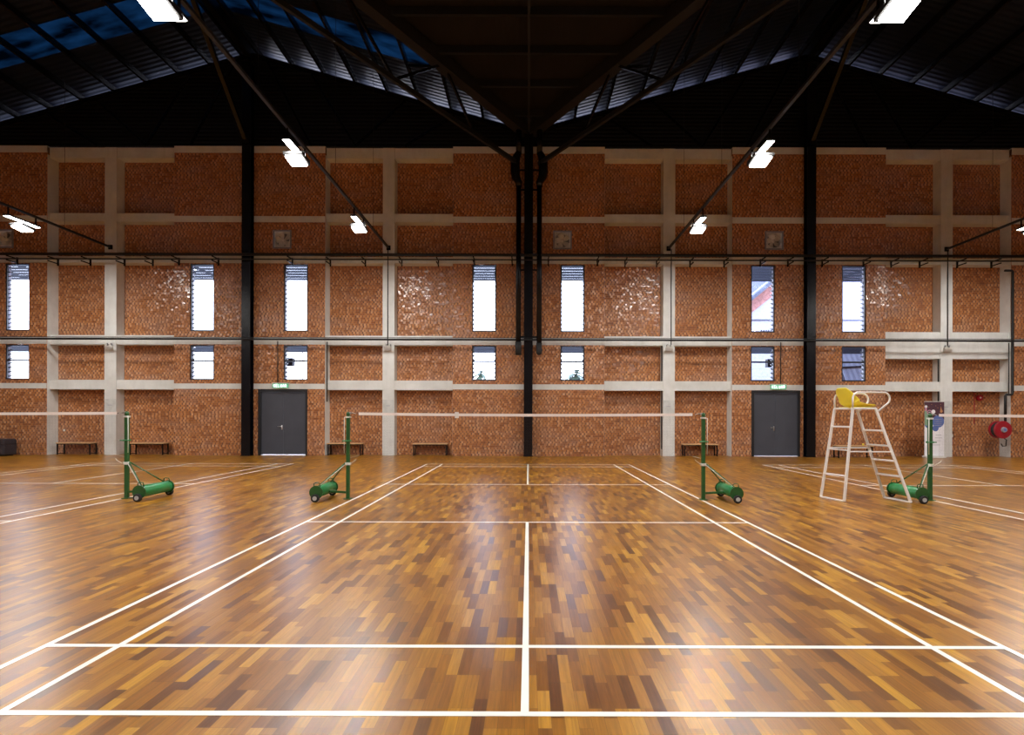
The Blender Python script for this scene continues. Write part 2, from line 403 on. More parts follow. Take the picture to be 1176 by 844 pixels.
# ------------------------------------------------------------------ far wall
PIERS = [(-23.0, -17.45), (-12.84, -7.37), (-2.74, 2.755), (7.38, 12.94), (17.50, 23.0)]
WINX = [-18.53, -11.83, -8.43, -1.60, 1.60, 8.50, 11.80]
WH = 0.44
WINHOLES = [(x-WH, x+WH, z0, z1) for x in WINX for (z0, z1) in ((4.50, 6.94), (2.73, 4.00))]
DOORS = [(-9.80, -8.00), (8.09, 9.87)]
dholes = [(a, b, 0.0, 2.40) for a, b in DOORS]
FANS = [-19.0, -8.93, 1.23, 8.90]
fholes = [(x-0.34, x+0.34, 7.49, 8.17) for x in FANS]
bm_ = MB()
for a, b in PIERS:
    hs = [h for h in WINHOLES + dholes + fholes if a < (h[0]+h[1])/2 < b]
    walls_with_holes(a, b, 0.0, 11.17, FR, PO, hs, bm_)
    bm_.box(a, a+0.15, PO, OUT, 0.0, 11.17); bm_.box(b-0.15, b, PO, OUT, 0.0, 11.17)
RECS = [(-17.45, -12.84), (-7.37, -2.74), (2.755, 7.38), (12.94, 17.50)]
for a, b in RECS:
    bm_.box(a, b, BK, OUT, 0.0, 11.17)
for a, b in ((-XW, -23.0), (23.0, XW)): bm_.box(a, b, FR, OUT, 0, 11.17)
struct('wall_back', bm_, M['brick'], 'far brick wall with projecting piers and recessed panels')

# concrete bands across the piers (3 mm proud of the brick)
k = 1
BANDS = [(10.96, 11.18, 'thin concrete coping'), (8.45, 8.67, 'upper concrete band'), (6.96, 7.23, 'concrete band behind the high pipes'),
         (4.02, 4.27, 'concrete band behind the middle pipe'), (2.405, 2.60, 'lower concrete band')]
pn = ['far left pier', 'left pier with the left door', 'central pier', 'right pier with the right door', 'far right pier']
for pi, (a, b) in enumerate(PIERS):
    for z0, z1, lb in BANDS:
        m_ = MB().box(a+0.003, b-0.003, FR-0.006, FR+0.15, z0, z1)
        if lb.startswith('thin'): m_ = MB().box(a, b, FR-0.012, FR+0.2, z0, z1+0.02)
        struct('trim_%d' % k, m_, M['concrete'], lb + ' on the ' + pn[pi]); k += 1
# concrete frame in the recesses: beams, middle column, cheeks
rn = ['first recess from the left', 'recess left of the centre', 'recess right of the centre', 'first recess from the right']
COLX = [-15.21, -5.09, 5.12, 15.22]
for ri, (a, b) in enumerate(RECS):
    cx = COLX[ri]
    beams = [(10.82, 11.19), (8.50, 8.80), (7.00, 7.23), (4.02, 4.36), (2.385, 2.73)]
    if ri == 3: beams[3] = (3.57, 4.54)
    m_ = MB()
    for z0, z1 in beams:
        m_.box(a, cx-0.215, CF, BK+0.02, z0, z1); m_.box(cx+0.215, b, CF, BK+0.02, z0, z1)
    struct('trim_%d' % k, m_, M['concrete'], 'grey concrete beams across the ' + rn[ri]); k += 1
    c_ = struct('trim_%d' % k, MB().box(cx-0.215, cx+0.215, CF-0.02, BK+0.02, 0, 11.19), M['concrete'], 'grey concrete column in the middle of the ' + rn[ri]); k += 1
    MB().box(cx-0.205, cx+0.205, CF-0.024, CF-0.019, 1.55, 2.03).build('painted_patch', M['patch'], c_, label='darker grey patch on the column')
    MB().box(cx-0.09, cx+0.07, CF-0.0255, CF-0.0235, 1.80, 1.82).build('faint_marking', M['ban_grey'], c_)
    # concrete cheek on the side that faces the middle of the hall and the other one
    m_ = MB(); m_.box(a-0.001, a+0.004, FR+0.012, BK, 0, 10.9); m_.box(b-0.004, b+0.001, FR+0.012, BK, 0, 10.9)
    struct('trim_%d' % k, m_, M['concrete'], 'concrete side faces of the ' + rn[ri]); k += 1

# other walls of the hall
mb = MB(); mb.box(-XW-0.3, -XW, YB, OUT, 0, 14.7); struct('wall_left', mb, M['brick'])
mb = MB(); mb.box(XW, XW+0.3, YB, OUT, 0, 14.7); struct('wall_right', mb, M['brick'])
mb = MB(); mb.box(-XW, XW, YB-0.3, YB, 0, 14.7); struct('wall_front', mb, M['brick'])

# ------------------------------------------------------------------ roof: folded planes with a valley over each steel column at x = 0, +-20.2
RZ, SL, HALF = 11.93, 0.28, 10.1
DW = 19.25
OVER = 1.6
def rz(a): return RZ + SL*a
slopes = MB(); tris = MB(); sky = MB()
S0, S1 = 1.9, 3.0           # translucent band, metres in from the wall
for c in (-2*HALF, 0.0, 2*HALF):
    for s in (-1, 1):
        lim = HALF if abs(c + s*HALF) <= XW else XW - abs(c)
        def P(a, t, dz=0): return (c + s*a, Y(DW - t), rz(a)+dz)
        ge = (c == -20.2 and s == 1) or (c == 0 and s == -1)
        # strips between wall overhang and the valley line a = t
        slopes.poly([P(0, -OVER), P(lim, -OVER), P(lim, 0), P(0, 0)])
        if ge:
            slopes.poly([P(0, 0), P(lim, 0), P(lim, S0), P(S0, S0)])
            sky.poly([P(S0, S0, 0.0), P(lim, S0), P(lim, S1), P(S1, S1)])
            slopes.poly([P(S1, S1), P(lim, S1), P(lim, lim), P(lim, lim)][:3] + [])
            # remaining triangle
        else:
            slopes.poly([P(0, 0), P(lim, 0), P(lim, lim)])
        tl = HALF
        t0 = [(c, Y(DW), RZ)]
    e0 = min(HALF, XW - c) if c > 0 else HALF; e1 = min(HALF, XW + c) if c < 0 else HALF
    def T(x, t): return (c + x, Y(DW - t), RZ + SL*t)
    if c == 0: tris.poly([T(0, 0), T(HALF, HALF), T(-HALF, HALF)])
    elif c > 0: tris.poly([T(0, 0), T(e0, e0), T(e0, HALF), T(-HALF, HALF)])
    else: tris.poly([T(0, 0), T(HALF, HALF), T(-e1, HALF), T(-e1, e1)])
tris.poly([(-XW, Y(DW-HALF), RZ+SL*HALF), (XW, Y(DW-HALF), RZ+SL*HALF), (XW, YB, RZ+SL*HALF), (-XW, YB, RZ+SL*HALF)])
ceil = struct('ceiling', slopes, M['roof'], 'black ribbed sheet roof slopes running down to the valleys')
sky.build('translucent_band', M['skylight'], ceil, label='dim blue translucent band in the roof')
ceil2 = struct('ceiling', tris, M['roofx'], 'brown-black sheet roof between the two valley beams')
# purlins
for c in (-20.2, 0.0, 20.2):
    for s in (-1, 1):
        lim = HALF if abs(c + s*HALF) <= XW else XW - abs(c)
        a = 0.5
        while a < lim - 0.2:
            x = c + s*a
            MB().box(x-0.04, x+0.04, Y(DW-a), Y(DW+OVER-0.1), rz(a)-0.20, rz(a)-0.012).build('purlin', M['black'], ceil)
            a += 1.16
    t = 0.72
    while t < HALF:
        xa = max(c-t, -XW); xb = min(c+t, XW)
        MB().box(xa, xb, Y(DW-t)-0.05, Y(DW-t)+0.05, rz(t)-0.22, rz(t)-0.012).build('purlin', M['dullblack'], ceil2)
        t += 1.13
# black gable cladding over the brick, open slit under the roof
def gprof(x):
    a = min(abs(x - c) for c in (-20.2, 0, 20.2)); return 11.77 + SL*a
gb = MB(); xs = [-XW, -20.2, -10.1, 0, 10.1, 20.2, XW]
for x0, x1 in zip(xs[:-1], xs[1:]):
    gb.prism([(x0, CF-0.02, 11.2), (x1, CF-0.02, 11.2), (x1, CF-0.02, gprof(x1)), (x0, CF-0.02, gprof(x0))], (0, 0.12, 0))
gw = struct('wall_back_gable', gb, M['gable'], 'black louvred gable cladding above the brick wall')
for x0, x1 in zip(xs[:-1], xs[1:]):
    MB().bar((x0, CF-0.06, gprof(x0)-0.06), (x1, CF-0.06, gprof(x1)-0.06), 0.12, 0.12).build('gable_rail', M['black'], gw)
for cxx in (-10.1, 10.1):
    for s in (-1, 1):
        for i, (xa, xb) in enumerate(((0.6, 2.2), (3.8, 2.2), (3.8, 5.6), (7.4, 5.6))):
            z_a = 11.25 if i in (0, 3) else gprof(cxx+s*xa)-0.1
            z_a = 11.25 if i in (1, 2) else gprof(cxx+s*xa)-0.15
            z_b = gprof(cxx+s*xb)-0.15 if i in (1, 2) else 11.25
            MB().bar((cxx+s*xa, CF-0.05, z_a), (cxx+s*xb, CF-0.05, z_b), 0.07, 0.05, up=(0,1,0)).build('gable_brace', M['black'], gw)
# ridge and valley centre beams
for x, lb in ((-10.1, 'left'), (10.1, 'right')):
    o = MB().bar((x, YB+0.1, rz(HALF)-0.22), (x, Y(DW+0.2), rz(HALF)-0.22), 0.2, 0.38).build('ridge_beam', M['black'])
    tag(o, 'black steel ridge beam running along the %s roof ridge' % lb, 'beam')
o = MB().bar((0, Y(DW-0.2), rz(0.2)-0.36), (0, Y(DW-HALF), rz(HALF)-0.36), 0.07, 0.1).build('valley_pipe', M['dullblack'])
tag(o, 'thin dark rail running up the middle of the brown roof panel', 'rail')

# diagonal trusses springing from the steel columns
def truss(cx, s, label):
    t_ = thing('roof_truss', label, 'truss', (cx, Y(DW), 10.3), 0, 'diagonal roof trusses at the central column' if cx == 0 else None)
    o0 = (cx, Y(DW), 10.3)
    def top(t): return (cx+s*t, Y(DW-t), rz(t)-0.24)
    def bot(t): return (cx+s*t, Y(DW-t), 10.34+0.212*t)
    MB().bar(top(0.1), top(9.9), 0.34, 0.40).build('top_chord', M['hip'], t_, off=o0)
    MB().bar(bot(0.35), bot(9.9), 0.10, 0.14).build('bottom_chord', M['dullblack'], t_, off=o0)
    for (ta, tb) in ((2.66, 1.78), (2.66, 3.9), (5.1, 3.9), (5.1, 6.3), (7.6, 6.3), (7.6, 8.8)):
        MB().bar(top(ta), bot(tb), 0.07, 0.07).build('web', M['black'], t_, off=o0)
truss(0, -1, 'dark diagonal roof truss running up to the left from the central column')
truss(0, 1, 'dark diagonal roof truss running up to the right from the central column')
for cx, lb in ((-10.1, 'left'), (10.1, 'right')):
    t_ = thing('knee_brace', 'black knee brace rising from the top of the %s steel column' % lb, 'brace', (cx, Y(19.1), 11.3))
    MB().bar((cx, Y(18.92), 11.3), (cx, Y(15.75), 14.15), 0.13, 0.13).build('strut', M['black'], t_, off=(cx, Y(19.1), 11.3))
    MB().box(cx-0.12, cx+0.12, Y(18.9), Y(18.957), 11.15, 11.5).build('end_plate', M['black'], t_, off=(cx, Y(19.1), 11.3))
# struts fanning out from the purlins to the truss
for s, lb in ((-1, 'left'), (1, 'right')):
    for i, (xa, ta, xb) in enumerate(((2.66, 2.66, 3.9), (5.1, 5.1, 6.6))):
        o = MB().bar((s*xa, Y(DW-ta), rz(xa)-0.3), (s*xb, Y(DW-ta+0.6), rz(xb)-0.24), 0.06, 0.06).build('roof_strut', M['black'])
        tag(o, '%s thin black strut beside the %s diagonal roof truss' % (['lower', 'upper'][i], lb), 'strut')

# ------------------------------------------------------------------ steel columns
for cx, lb, zt in ((-10.10, 'left of centre, beside the left door', 14.1), (0.0, 'in the middle of the wall, between the two downpipes', 11.6), (10.12, 'right of centre, beside the right door', 14.1)):
    c_ = thing('steel_column', 'black steel column ' + lb, 'column', (cx, Y(19.1), 0), 0, None)
    h = 0.155; y0, y1 = Y(18.98)-Y(19.1), Y(19.238)-Y(19.1)
    web = MB().box(-0.012, 0.012, y0+0.02, y1-0.02, 0.02, zt)
    web.build('web', M['black'], c_)
    MB().box(-h, h, y0, y0+0.02, 0.02, zt).build('flange', M['black'], c_)
    MB().box(-h, h, y1-0.02, y1, 0.02, zt).build('flange', M['black'], c_)
    MB().box(-h-0.02, h+0.02, y0-0.02, y1, 0.0, 0.02).build('base_plate', M['black'], c_)

# two thick downpipes flanking the central column
def downpipe(cx, s, lb, rounded):
    base = (cx, Y(18.90), 3.62)
    t_ = thing('downpipe', lb, 'pipe', base)
    z0 = 3.62
    MB().tube([(0,0,0.2),(0,0,6.1)], 0.092, 18).build('pipe', M['black'], t_, smooth=True)
    sl = MB()
    if rounded: sl.tube([(0,0,0.0),(0,0,0.03),(0,0,0.08),(0,0,0.42)], [0.04,0.08,0.105,0.105], 18)
    else: sl.tube([(0,0,0.0),(0,0,0.46)], 0.112, 18)
    sl.build('end_sleeve', M['rubber'], t_, smooth=True)
    MB().tube([(0,0,6.0),(0,0,6.15),(s*0.10,0,6.32),(s*0.13,0,6.5),(s*0.13,0,6.85),(s*0.08,0,7.05),(0,0,7.2)], [0.11,0.12,0.15,0.17,0.17,0.14,0.11], 16).build('hopper', M['black'], t_, smooth=True)
    MB().tube([(0,0,7.15),(0,0,8.15)], 0.10, 16).build('upper_pipe', M['black'], t_, smooth=True)
    for z in (0.62, 3.0, 5.85, 6.55):
        MB().box(min(0, -s*0.26), max(0, -s*0.26), -0.02, 0.02, z, z+0.05).build('pipe_clamp', M['black'], t_)
downpipe(-0.355, -1, 'thick black hanging pipe left of the central column, square end', False)
downpipe(0.385, 1, 'thick black hanging pipe right of the central column, rounded end', True)

# ------------------------------------------------------------------ windows
n = 1
for x in WINX:
    for tall, (z0, z1) in ((True, (4.50, 6.94)), (False, (2.73, 4.00))):
        wdw = thing('window_%d' % n, '', 'window', (x, FR+0.03, z0)); del wdw['category']; wdw['kind'] = 'structure'
        wdw['label'] = '%s louvred window' % ('tall' if tall else 'short'); n += 1
        H = z1 - z0; e = 0.004; a = WH - e
        f = MB(); th = 0.045
        f.box(-a, -a+th, 0, 0.06, e, H-e); f.box(a-th, a, 0, 0.06, e, H-e); f.box(-a+th, a-th, 0, 0.06, e, e+th); f.box(-a+th, a-th, 0, 0.06, H-e-th, H-e)
        if not tall: f.box(-a+th, a-th, 0.01, 0.05, H*0.55-0.03, H*0.55+0.03)
        f.build('window_frame', M['frame'], wdw)
        j = MB(); j.box(-a, -a+0.012, 0.06, 0.19, e, H-e); j.box(a-0.012, a, 0.06, 0.19, e, H-e)
        j.box(-a+0.012, a-0.012, 0.06, 0.19, e, e+0.012)
        j.build('jamb_lining', M['jamb'], wdw)
        g = MB(); g.box(-a+th-0.005, a-th+0.005, 0.028, 0.034, e+th, H-e-th); g.build('pane', M['glass'], wdw)
        c = MB(); z = 0.10
        while z < H - 0.08:
            for s in (-1, 1):
                xx = s*(a-0.045)
                c.prism([(xx-0.03, 0.06, z), (xx-0.03, 0.19, z+0.05), (xx-0.03, 0.19, z+0.085), (xx-0.03, 0.06, z+0.035)], (0.06, 0, 0))
            z += 0.155
        c.build('louvre_clips', M['frame'], wdw)

# ------------------------------------------------------------------ doors
for i, (a, b) in enumerate(DOORS):
    d = thing('door_%d' % (i+1), '', 'door', ((a+b)/2, FR+0.06, 0)); del d['category']; d['kind'] = 'structure'
    d['label'] = ['left', 'right'][i] + ' dark grey double door under a green exit sign'
    W = (b-a)/2 - 0.003; Ht = 2.396
    f = MB(); f.box(-W, -W+0.10, -0.05, 0.10, 0, Ht); f.box(W-0.07, W, -0.05, 0.10, 0, Ht); f.box(-W+0.10, W-0.07, -0.05, 0.10, Ht-0.10, Ht)
    f.build('door_frame', M['doorframe'], d)
    mid = 0.0
    l1 = MB().box(-W+0.104, mid-0.003, 0.0, 0.05, 0.03, Ht-0.104).build('door_leaf', M['door'], d, bevel=0.004)
    l2 = MB().box(mid+0.003, W-0.074, 0.0, 0.05, 0.03, Ht-0.104).build('door_leaf', M['door'], d, bevel=0.004)
    h = MB(); h.tube([(-0.05,0,1.05),(-0.05,-0.05,1.05),(-0.19,-0.05,1.05)], 0.011, 8); h.box(-0.07,-0.03,-0.012,0.0,0.93,1.10)
    h.build('door_handle', M['chrome'], l1, smooth=True)
    MB().box(-W+0.10, W-0.07, -0.03, 0.08, 0.0, 0.022).build('threshold', M['white'], d, label='bright sill plate')

# ------------------------------------------------------------------ exit signs (KELUAR)
GL = {'K': [((0,0),(0,1)),((0,.5),(.7,1)),((0,.5),(.7,0))], 'E': [((0,0),(0,1)),((0,1),(.65,1)),((0,.5),(.55,.5)),((0,0),(.65,0))],
      'L': [((0,0),(0,1)),((0,0),(.6,0))], 'U': [((0,1),(0,.15)),((0,.15),(.15,0)),((.15,0),(.5,0)),((.5,0),(.65,.15)),((.65,.15),(.65,1))],
      'A': [((0,0),(.35,1)),((.35,1),(.7,0)),((.13,.38),(.57,.38))], 'R': [((0,0),(0,1)),((0,1),(.5,1)),((.5,1),(.65,.85)),((.65,.85),(.65,.65)),((.65,.65),(.5,.5)),((.5,.5),(0,.5)),((.35,.5),(.68,0))]}
def exit_sign(cx, cxp, lb):
    s = thing('exit_sign', lb, 'sign', (cx, FR-0.10, 2.44), 0, 'green KELUAR exit signs over the doors')
    MB().box(-0.28, 0.28, -0.02, 0.02, 0, 0.16).build('sign_panel', M['exit'], s, bevel=0.004, label='pale green panel')
    MB().box(-0.29, 0.29, -0.03, 0.09, 0.16, 0.185).build('sign_housing', M['plastic'], s)
    L = MB(); hh = 0.10; x = -0.235
    for ch in 'KELUAR':
        for (p, q) in GL[ch]:
            L.bar((x+p[0]*hh*.72, -0.023, 0.03+p[1]*hh), (x+q[0]*hh*.72, -0.023, 0.03+q[1]*hh), 0.006, 0.017, up=(0,0,1) if abs(p[1]-q[1]) < .01 else (1,0,0))
        x += 0.081
    L.build('sign_lettering', M['exitletter'], s, label='white letters reading KELUAR')
    c = MB().tube([(cxp, FR-0.04, 2.62), (cxp, FR-0.04, 4.14)], 0.016, 8).build('sign_conduit', M['dullblack'], smooth=True)
    tag(c, 'thin black conduit dropping to the ' + lb.split(' ')[0] + ' exit sign', 'conduit')
exit_sign(-8.93, -9.06, 'left green exit sign over the left door')
exit_sign(9.02, 9.13, 'right green exit sign over the right door')

# ------------------------------------------------------------------ exhaust fans
FN = ['far left wall', 'left door and its window', 'central column, on its right', 'right door']
fan0 = None
def make_fan():
    f = thing('exhaust_fan', 'x', 'fan', (0, FR, 7.83), 0, 'wall exhaust fans')
    m_ = MB(); a = 0.337
    m_.box(-a, a, -0.03, 0.10, a-0.045, a); m_.box(-a, a, -0.03, 0.10, -a, -a+0.045); m_.box(-a, -a+0.045, -0.03, 0.10, -a+0.045, a-0.045); m_.box(a-0.045, a, -0.03, 0.10, -a+0.045, a-0.045)
    m_.build('fan_frame', M['fandark'], f, bevel=0.005)
    # plate with round hole
    p = MB(); b0 = 0; seg = 32; r = 0.265
    pts = [];
    for k_ in range(seg):
        t = 2*math.pi*k_/seg; cx, cz = math.cos(t), math.sin(t); m = 0.29/max(abs(cx), abs(cz)); pts.append(((cx*r, 0.04, cz*r), (cx*m, 0.04, cz*m)))
    for k_ in range(seg):
        A, B = pts[k_], pts[(k_+1) % seg]; p.poly([A[0], A[1], B[1], B[0]])
    p.build('mounting_plate', M['fan'], f)
    rg = MB()
    for k_ in range(seg):
        t0, t1 = 2*math.pi*k_/seg, 2*math.pi*(k_+1)/seg
        rg.poly([(math.cos(t0)*r, -0.01, math.sin(t0)*r), (math.cos(t1)*r, -0.01, math.sin(t1)*r), (math.cos(t1)*r, 0.25, math.sin(t1)*r), (math.cos(t0)*r, 0.25, math.sin(t0)*r)])
    rg.build('fan_ring', M['fan'], f, smooth=True)
    for k_ in range(5):
        t = 2*math.pi*k_/5 + 0.4; bl = MB(); rows = []
        for i_ in range(6):
            rr = 0.05 + 0.20*i_/5; hw = 0.04 + 0.055*math.sin(i_/5*2.3); tw = 0.6 - 0.3*i_/5
            sw = t + 0.25*i_/5
            cx, cz = math.cos(sw)*rr, math.sin(sw)*rr; tx, tz = -math.sin(sw), math.cos(sw)
            rows.append(((cx-tx*hw, 0.09-hw*tw, cz-tz*hw), (cx+tx*hw, 0.09+hw*tw, cz+tz*hw)))
        for A, B in zip(rows[:-1], rows[1:]): bl.poly([A[0], A[1], B[1], B[0]])
        bl.build('blade', M['fan'], f, smooth=True)
    MB().tube([(0,0.03,0),(0,0.05,0),(0,0.2,0)], [0.035,0.06,0.06], 16).build('hub', M['fan'], f, smooth=True)
    MB().box(-0.262, 0.262, 0.20, 0.215, -0.262, 0.262).build('rear_shutter', M['fandark'], f)
    return f
FL = ['grey exhaust fan cut off by the left edge of the photo', 'grey exhaust fan high above the left door', 'grey exhaust fan right of the central column', 'grey exhaust fan high above the right door']
fan0 = make_fan()
for i, x in enumerate(FANS):
    f = fan0 if i == 0 else copy_tree(fan0)
    f.location = (x, FR, 7.83); f['label'] = FL[i]

# ------------------------------------------------------------------ wall pipes
def run(z, y, r, lb, x0=-22.9, x1=22.9, name='wall_pipe'):
    o = MB().tube([(x0, y, z), (x1, y, z)], r, 10).build(name, M['dullblack'], smooth=True); tag(o, lb, 'pipe'); return o
YP = Y(18.87)
run(7.165, YP, 0.050, 'thick black pipe high on the wall, upper of the high pair')
run(6.995, YP, 0.024, 'thin black pipe high on the wall, lower of the high pair')
run(4.165, Y(18.93), 0.036, 'thick black pipe along the middle of the wall')
run(4.225, Y(18.90), 0.012, 'thin black conduit just above the middle wall pipe', name='wall_conduit')
bpx = [11.5, 56, 94, 134, 167, 200, 246, 332, 375, 416, 458.7, 501.5, 544, 588, 630, 687, 720, 757, 796, 836, 877, 909, 949, 997, 1031.6, 1065, 1109, 1149]
br0 = None
for px in bpx:
    x = (px - 607)/610*18.95
    if br0 is None:
        br0 = thing('pipe_bracket', '', 'bracket', (0,0,0), 0, 'brackets of the high wall pipes')
        MB().box(-0.02, 0.02, -0.05, 0.0, -0.13, 0.14).build('back_plate', M['black'], br0)
        MB().box(-0.018, 0.018, -0.43, -0.05, 0.075, 0.11).build('arm', M['black'], br0)
        MB().box(-0.018, 0.018, -0.43, -0.05, -0.075, -0.04).build('arm', M['black'], br0)
        o = br0
    else: o = copy_tree(br0)
    inrec = any(a < x < b for a, b in RECS)
    o.location = (x, (CF if inrec else FR-0.006), 7.0); o['label'] = 'small black bracket carrying the pair of high wall pipes'
# junction boxes / small drops
def vconduit(x, y, z0, z1, lb, r=0.016):
    o = MB().tube([(x, y, z0), (x, y, z1)], r, 8).build('wall_conduit', M['dullblack'], smooth=True); return tag(o, lb, 'conduit')
for x, lb in ((-5.11, 'concrete column left of centre'), (5.19, 'concrete column right of centre'), (15.24, 'concrete column near the right edge')):
    vconduit(x, CF-0.045, 4.02, 7.52, 'thin black conduit running down the ' + lb)
vconduit(-7.31, FR+0.06, 1.95, 4.13, 'thin black conduit beside the pier, left of centre', 0.02)
vconduit(4.875, CF+0.05, 0.25, 4.13, 'thin black conduit down the left side of the concrete column right of centre', 0.02)
vconduit(14.975, CF+0.05, 1.9, 4.13, 'thin black conduit down the left side of the concrete column near the right edge', 0.02)

# emergency light boxes on the concrete columns
eb = None
for x, lb in zip(COLX, ('first concrete column from the left', 'second concrete column from the left', 'third concrete column from the left', 'fourth concrete column from the left')):
    if eb is None:
        eb = thing('emergency_light', '', 'emergency light', (0,0,0), 0, 'emergency lights on the concrete columns')
        MB().box(-0.13, 0.13, -0.09, 0, -0.09, 0.06).build('battery_box', M['plastic'], eb, bevel=0.008)
        for s in (-1, 1):
            hd = MB().disc((s*0.07, -0.06, 0.115), (0, -1, -0.3), 0.045, 0.06, 14, 0.035).build('lamp_head', M['fandark'], eb, smooth=True)
            MB().disc((s*0.07, -0.093, 0.105), (0, -1, -0.3), 0.036, 0.004, 14).build('lens', M['lens'], hd)
        o = eb
    else: o = copy_tree(eb)
    o.location = (x-0.01 if x < 0 else x, CF-0.0255, 3.90); o['label'] = 'small white twin-head emergency light on the ' + lb

# ------------------------------------------------------------------ ceiling lamps on long trays
def lamp():
    t_ = thing('flood_lamp', '', 'lamp', (0,0,0), 0, 'white flood lamps under the black trays')
    MB().box(-0.015, 0.015, -0.45, -0.42, -0.24, 0.012).build('hanger', M['black'], t_)
    MB().box(-0.015, 0.015, 0.42, 0.45, -0.24, 0.012).build('hanger', M['black'], t_)
    h = MB().box(-0.085, 0.085, -0.52, 0.52, -0.275, -0.225).build('strip_housing', M['dullblack'], t_)
    MB().box(-0.075, 0.075, -0.50, 0.50, -0.283, -0.275).build('strip_panel', M['strip'], h, label='glowing white strip')
    a = R(-8)
    def rt(p): x, y, z = p; return (x, y*math.cos(a)-z*math.sin(a), y*math.sin(a)+z*math.cos(a)-0.45)
    m_ = MB().box(-0.215, 0.215, -0.215, 0.215, -0.01, 0.05); m_.v = [rt(p) for p in m_.v]
    hd = m_.build('flood_housing', M['dullblack'], t_, bevel=0.008)
    m_ = MB().box(-0.17, 0.17, -0.17, 0.17, -0.055, -0.0101); m_.v = [rt(p) for p in m_.v]
    m_.build('flood_panel', M['flood'], hd, label='glowing white flood panel')
    for nm_, ww, sx_, sy_, lc, rx in (('flood_light', FLOOD_W, 0.33, 0.33, rt((0, 0, -0.062)), a), ('strip_light', STRIP_W, 0.14, 0.98, (0, 0, -0.288), 0)):
        ld = bpy.data.lights.new(nm_, 'AREA'); ld.shape = 'RECTANGLE'; ld.size = sx_; ld.size_y = sy_; ld.energy = ww; ld.color = (1.0, 0.97, 0.93)
        lo = bpy.data.objects.new(nm_, ld); COL.objects.link(lo); lo.parent = t_; lo.location = lc; lo.rotation_euler = (rx, 0, 0)
    MB().tube([(-0.2, 0, -0.27), (-0.2, 0, -0.43)], 0.012, 8).build('yoke', M['dullblack'], t_)
    MB().tube([(0.2, 0, -0.27), (0.2, 0, -0.43)], 0.012, 8).build('yoke', M['dullblack'], t_)
    MB().box(-0.21, 0.21, -0.02, 0.02, -0.285, -0.265).build('yoke_bar', M['dullblack'], t_)
    return t_
LZ = 7.55
rows = [(-15.2, 'far left tray'), (-5.09, 'tray left of centre'), (5.09, 'tray right of centre'), (15.2, 'far right tray')]
DS = [15.95, 11.65, 7.3, 2.95, -1.4]
dn = ['nearest the far wall', 'second from the far wall', 'third from the far wall', 'fourth from the far wall', 'fifth from the far wall', 'sixth from the far wall', 'seventh from the far wall']
l0 = None
for x, lb in rows:
    t_ = thing('lighting_tray', 'long black %s carrying lamps out from the far wall' % ('lighting ' + lb), 'lighting tray', (x, CF, LZ))
    MB().box(-0.035, 0.035, YB+1.0-CF, -0.06, -0.03, 0.03).build('tray', M['dullblack'], t_)
    MB().box(-0.07, 0.07, -0.06, -0.021, -0.08, 0.08).build('wall_plate', M['black'], t_)
    for D in (17.4, 14.0, 10.0, 6.0, 1.0, -4.0, -9.0):
        a = min(abs(x - c) for c in (-20.2, 0, 20.2)); tt = DW - D
        zt = RZ + SL*max(a, min(tt, HALF)) - 0.02
        MB().tube([(0, Y(D)-CF, 0.02), (0, Y(D)-CF, zt-LZ)], 0.005, 6).build('hanger_rod', M['dullblack'], t_)
    for D, dl in zip(DS, dn):
        o = lamp() if l0 is None else copy_tree(l0)
        if l0 is None: l0 = o
        o.location = (x, Y(D), LZ-0.03); o['label'] = 'glowing white flood lamp under the %s, %s' % (lb, dl)

# ------------------------------------------------------------------ badminton nets
def net(cx, lb, with_tag):
    t_ = thing('badminton_net', lb, 'net', (cx, 0, 0))
    a = 2.915
    def sag(x): return 1.487 - 0.017*(1 - (x/a)**2)
    tp = MB(); n_ = 24
    for i in range(n_):
        x0 = -a + 2*a*i/n_; x1 = -a + 2*a*(i+1)/n_
        tp.prism([(x0, -0.004, sag(x0)-0.024), (x1, -0.004, sag(x1)-0.024), (x1, -0.004, sag(x1)+0.024), (x0, -0.004, sag(x0)+0.024)], (0, 0.008, 0))
    tp.build('net_tape', M['tape'], t_)
    ms = MB(); r = 0.00035
    x = -a
    while x <= a:
        ms.bar((x, 0, 0.76), (x, 0, sag(x)-0.02), 2*r); x += 0.0215
    z = 0.76
    while z < 1.45:
        ms.bar((-a, 0, z), (a, 0, z - 0.0), 2*r); z += 0.0215
    ms.build('net_mesh', M['mesh'], t_)
    for s in (-1, 1):
        MB().tube([(s*a, 0, 1.487), (s*2.99, 0, 1.490), (s*3.03, 0, 1.494), (s*3.063, 0, 1.497)], [0.006, 0.004, 0.008, 0.006], 6).build('top_cord', M['mesh'], t_, label='dark knotted end cord')
        MB().tube([(s*2.96, -0.01, 1.485), (s*3.02, -0.005, 1.505), (s*3.063, 0, 1.502)], 0.004, 6).build('tie_cord', M['rope'], t_)
        MB().tube([(s*a, 0, 0.76), (s*3.063, 0, 0.72)], 0.003, 6).build('bottom_cord', M['rope'], t_)
    if with_tag:
        MB().box(-1.235, -1.165, -0.012, -0.005, 1.415, 1.52).build('tape_label', M['white'], t_, bevel=0.003, label='small white tag on the tape')
    return t_
net(-0.037, 'badminton net with white top tape across the middle court', True)
net(-10.09, 'badminton net with white top tape on the left court, cut off by the left edge', False)
net(10.10, 'badminton net with white top tape on the right court, behind the fire hose reel side', False)

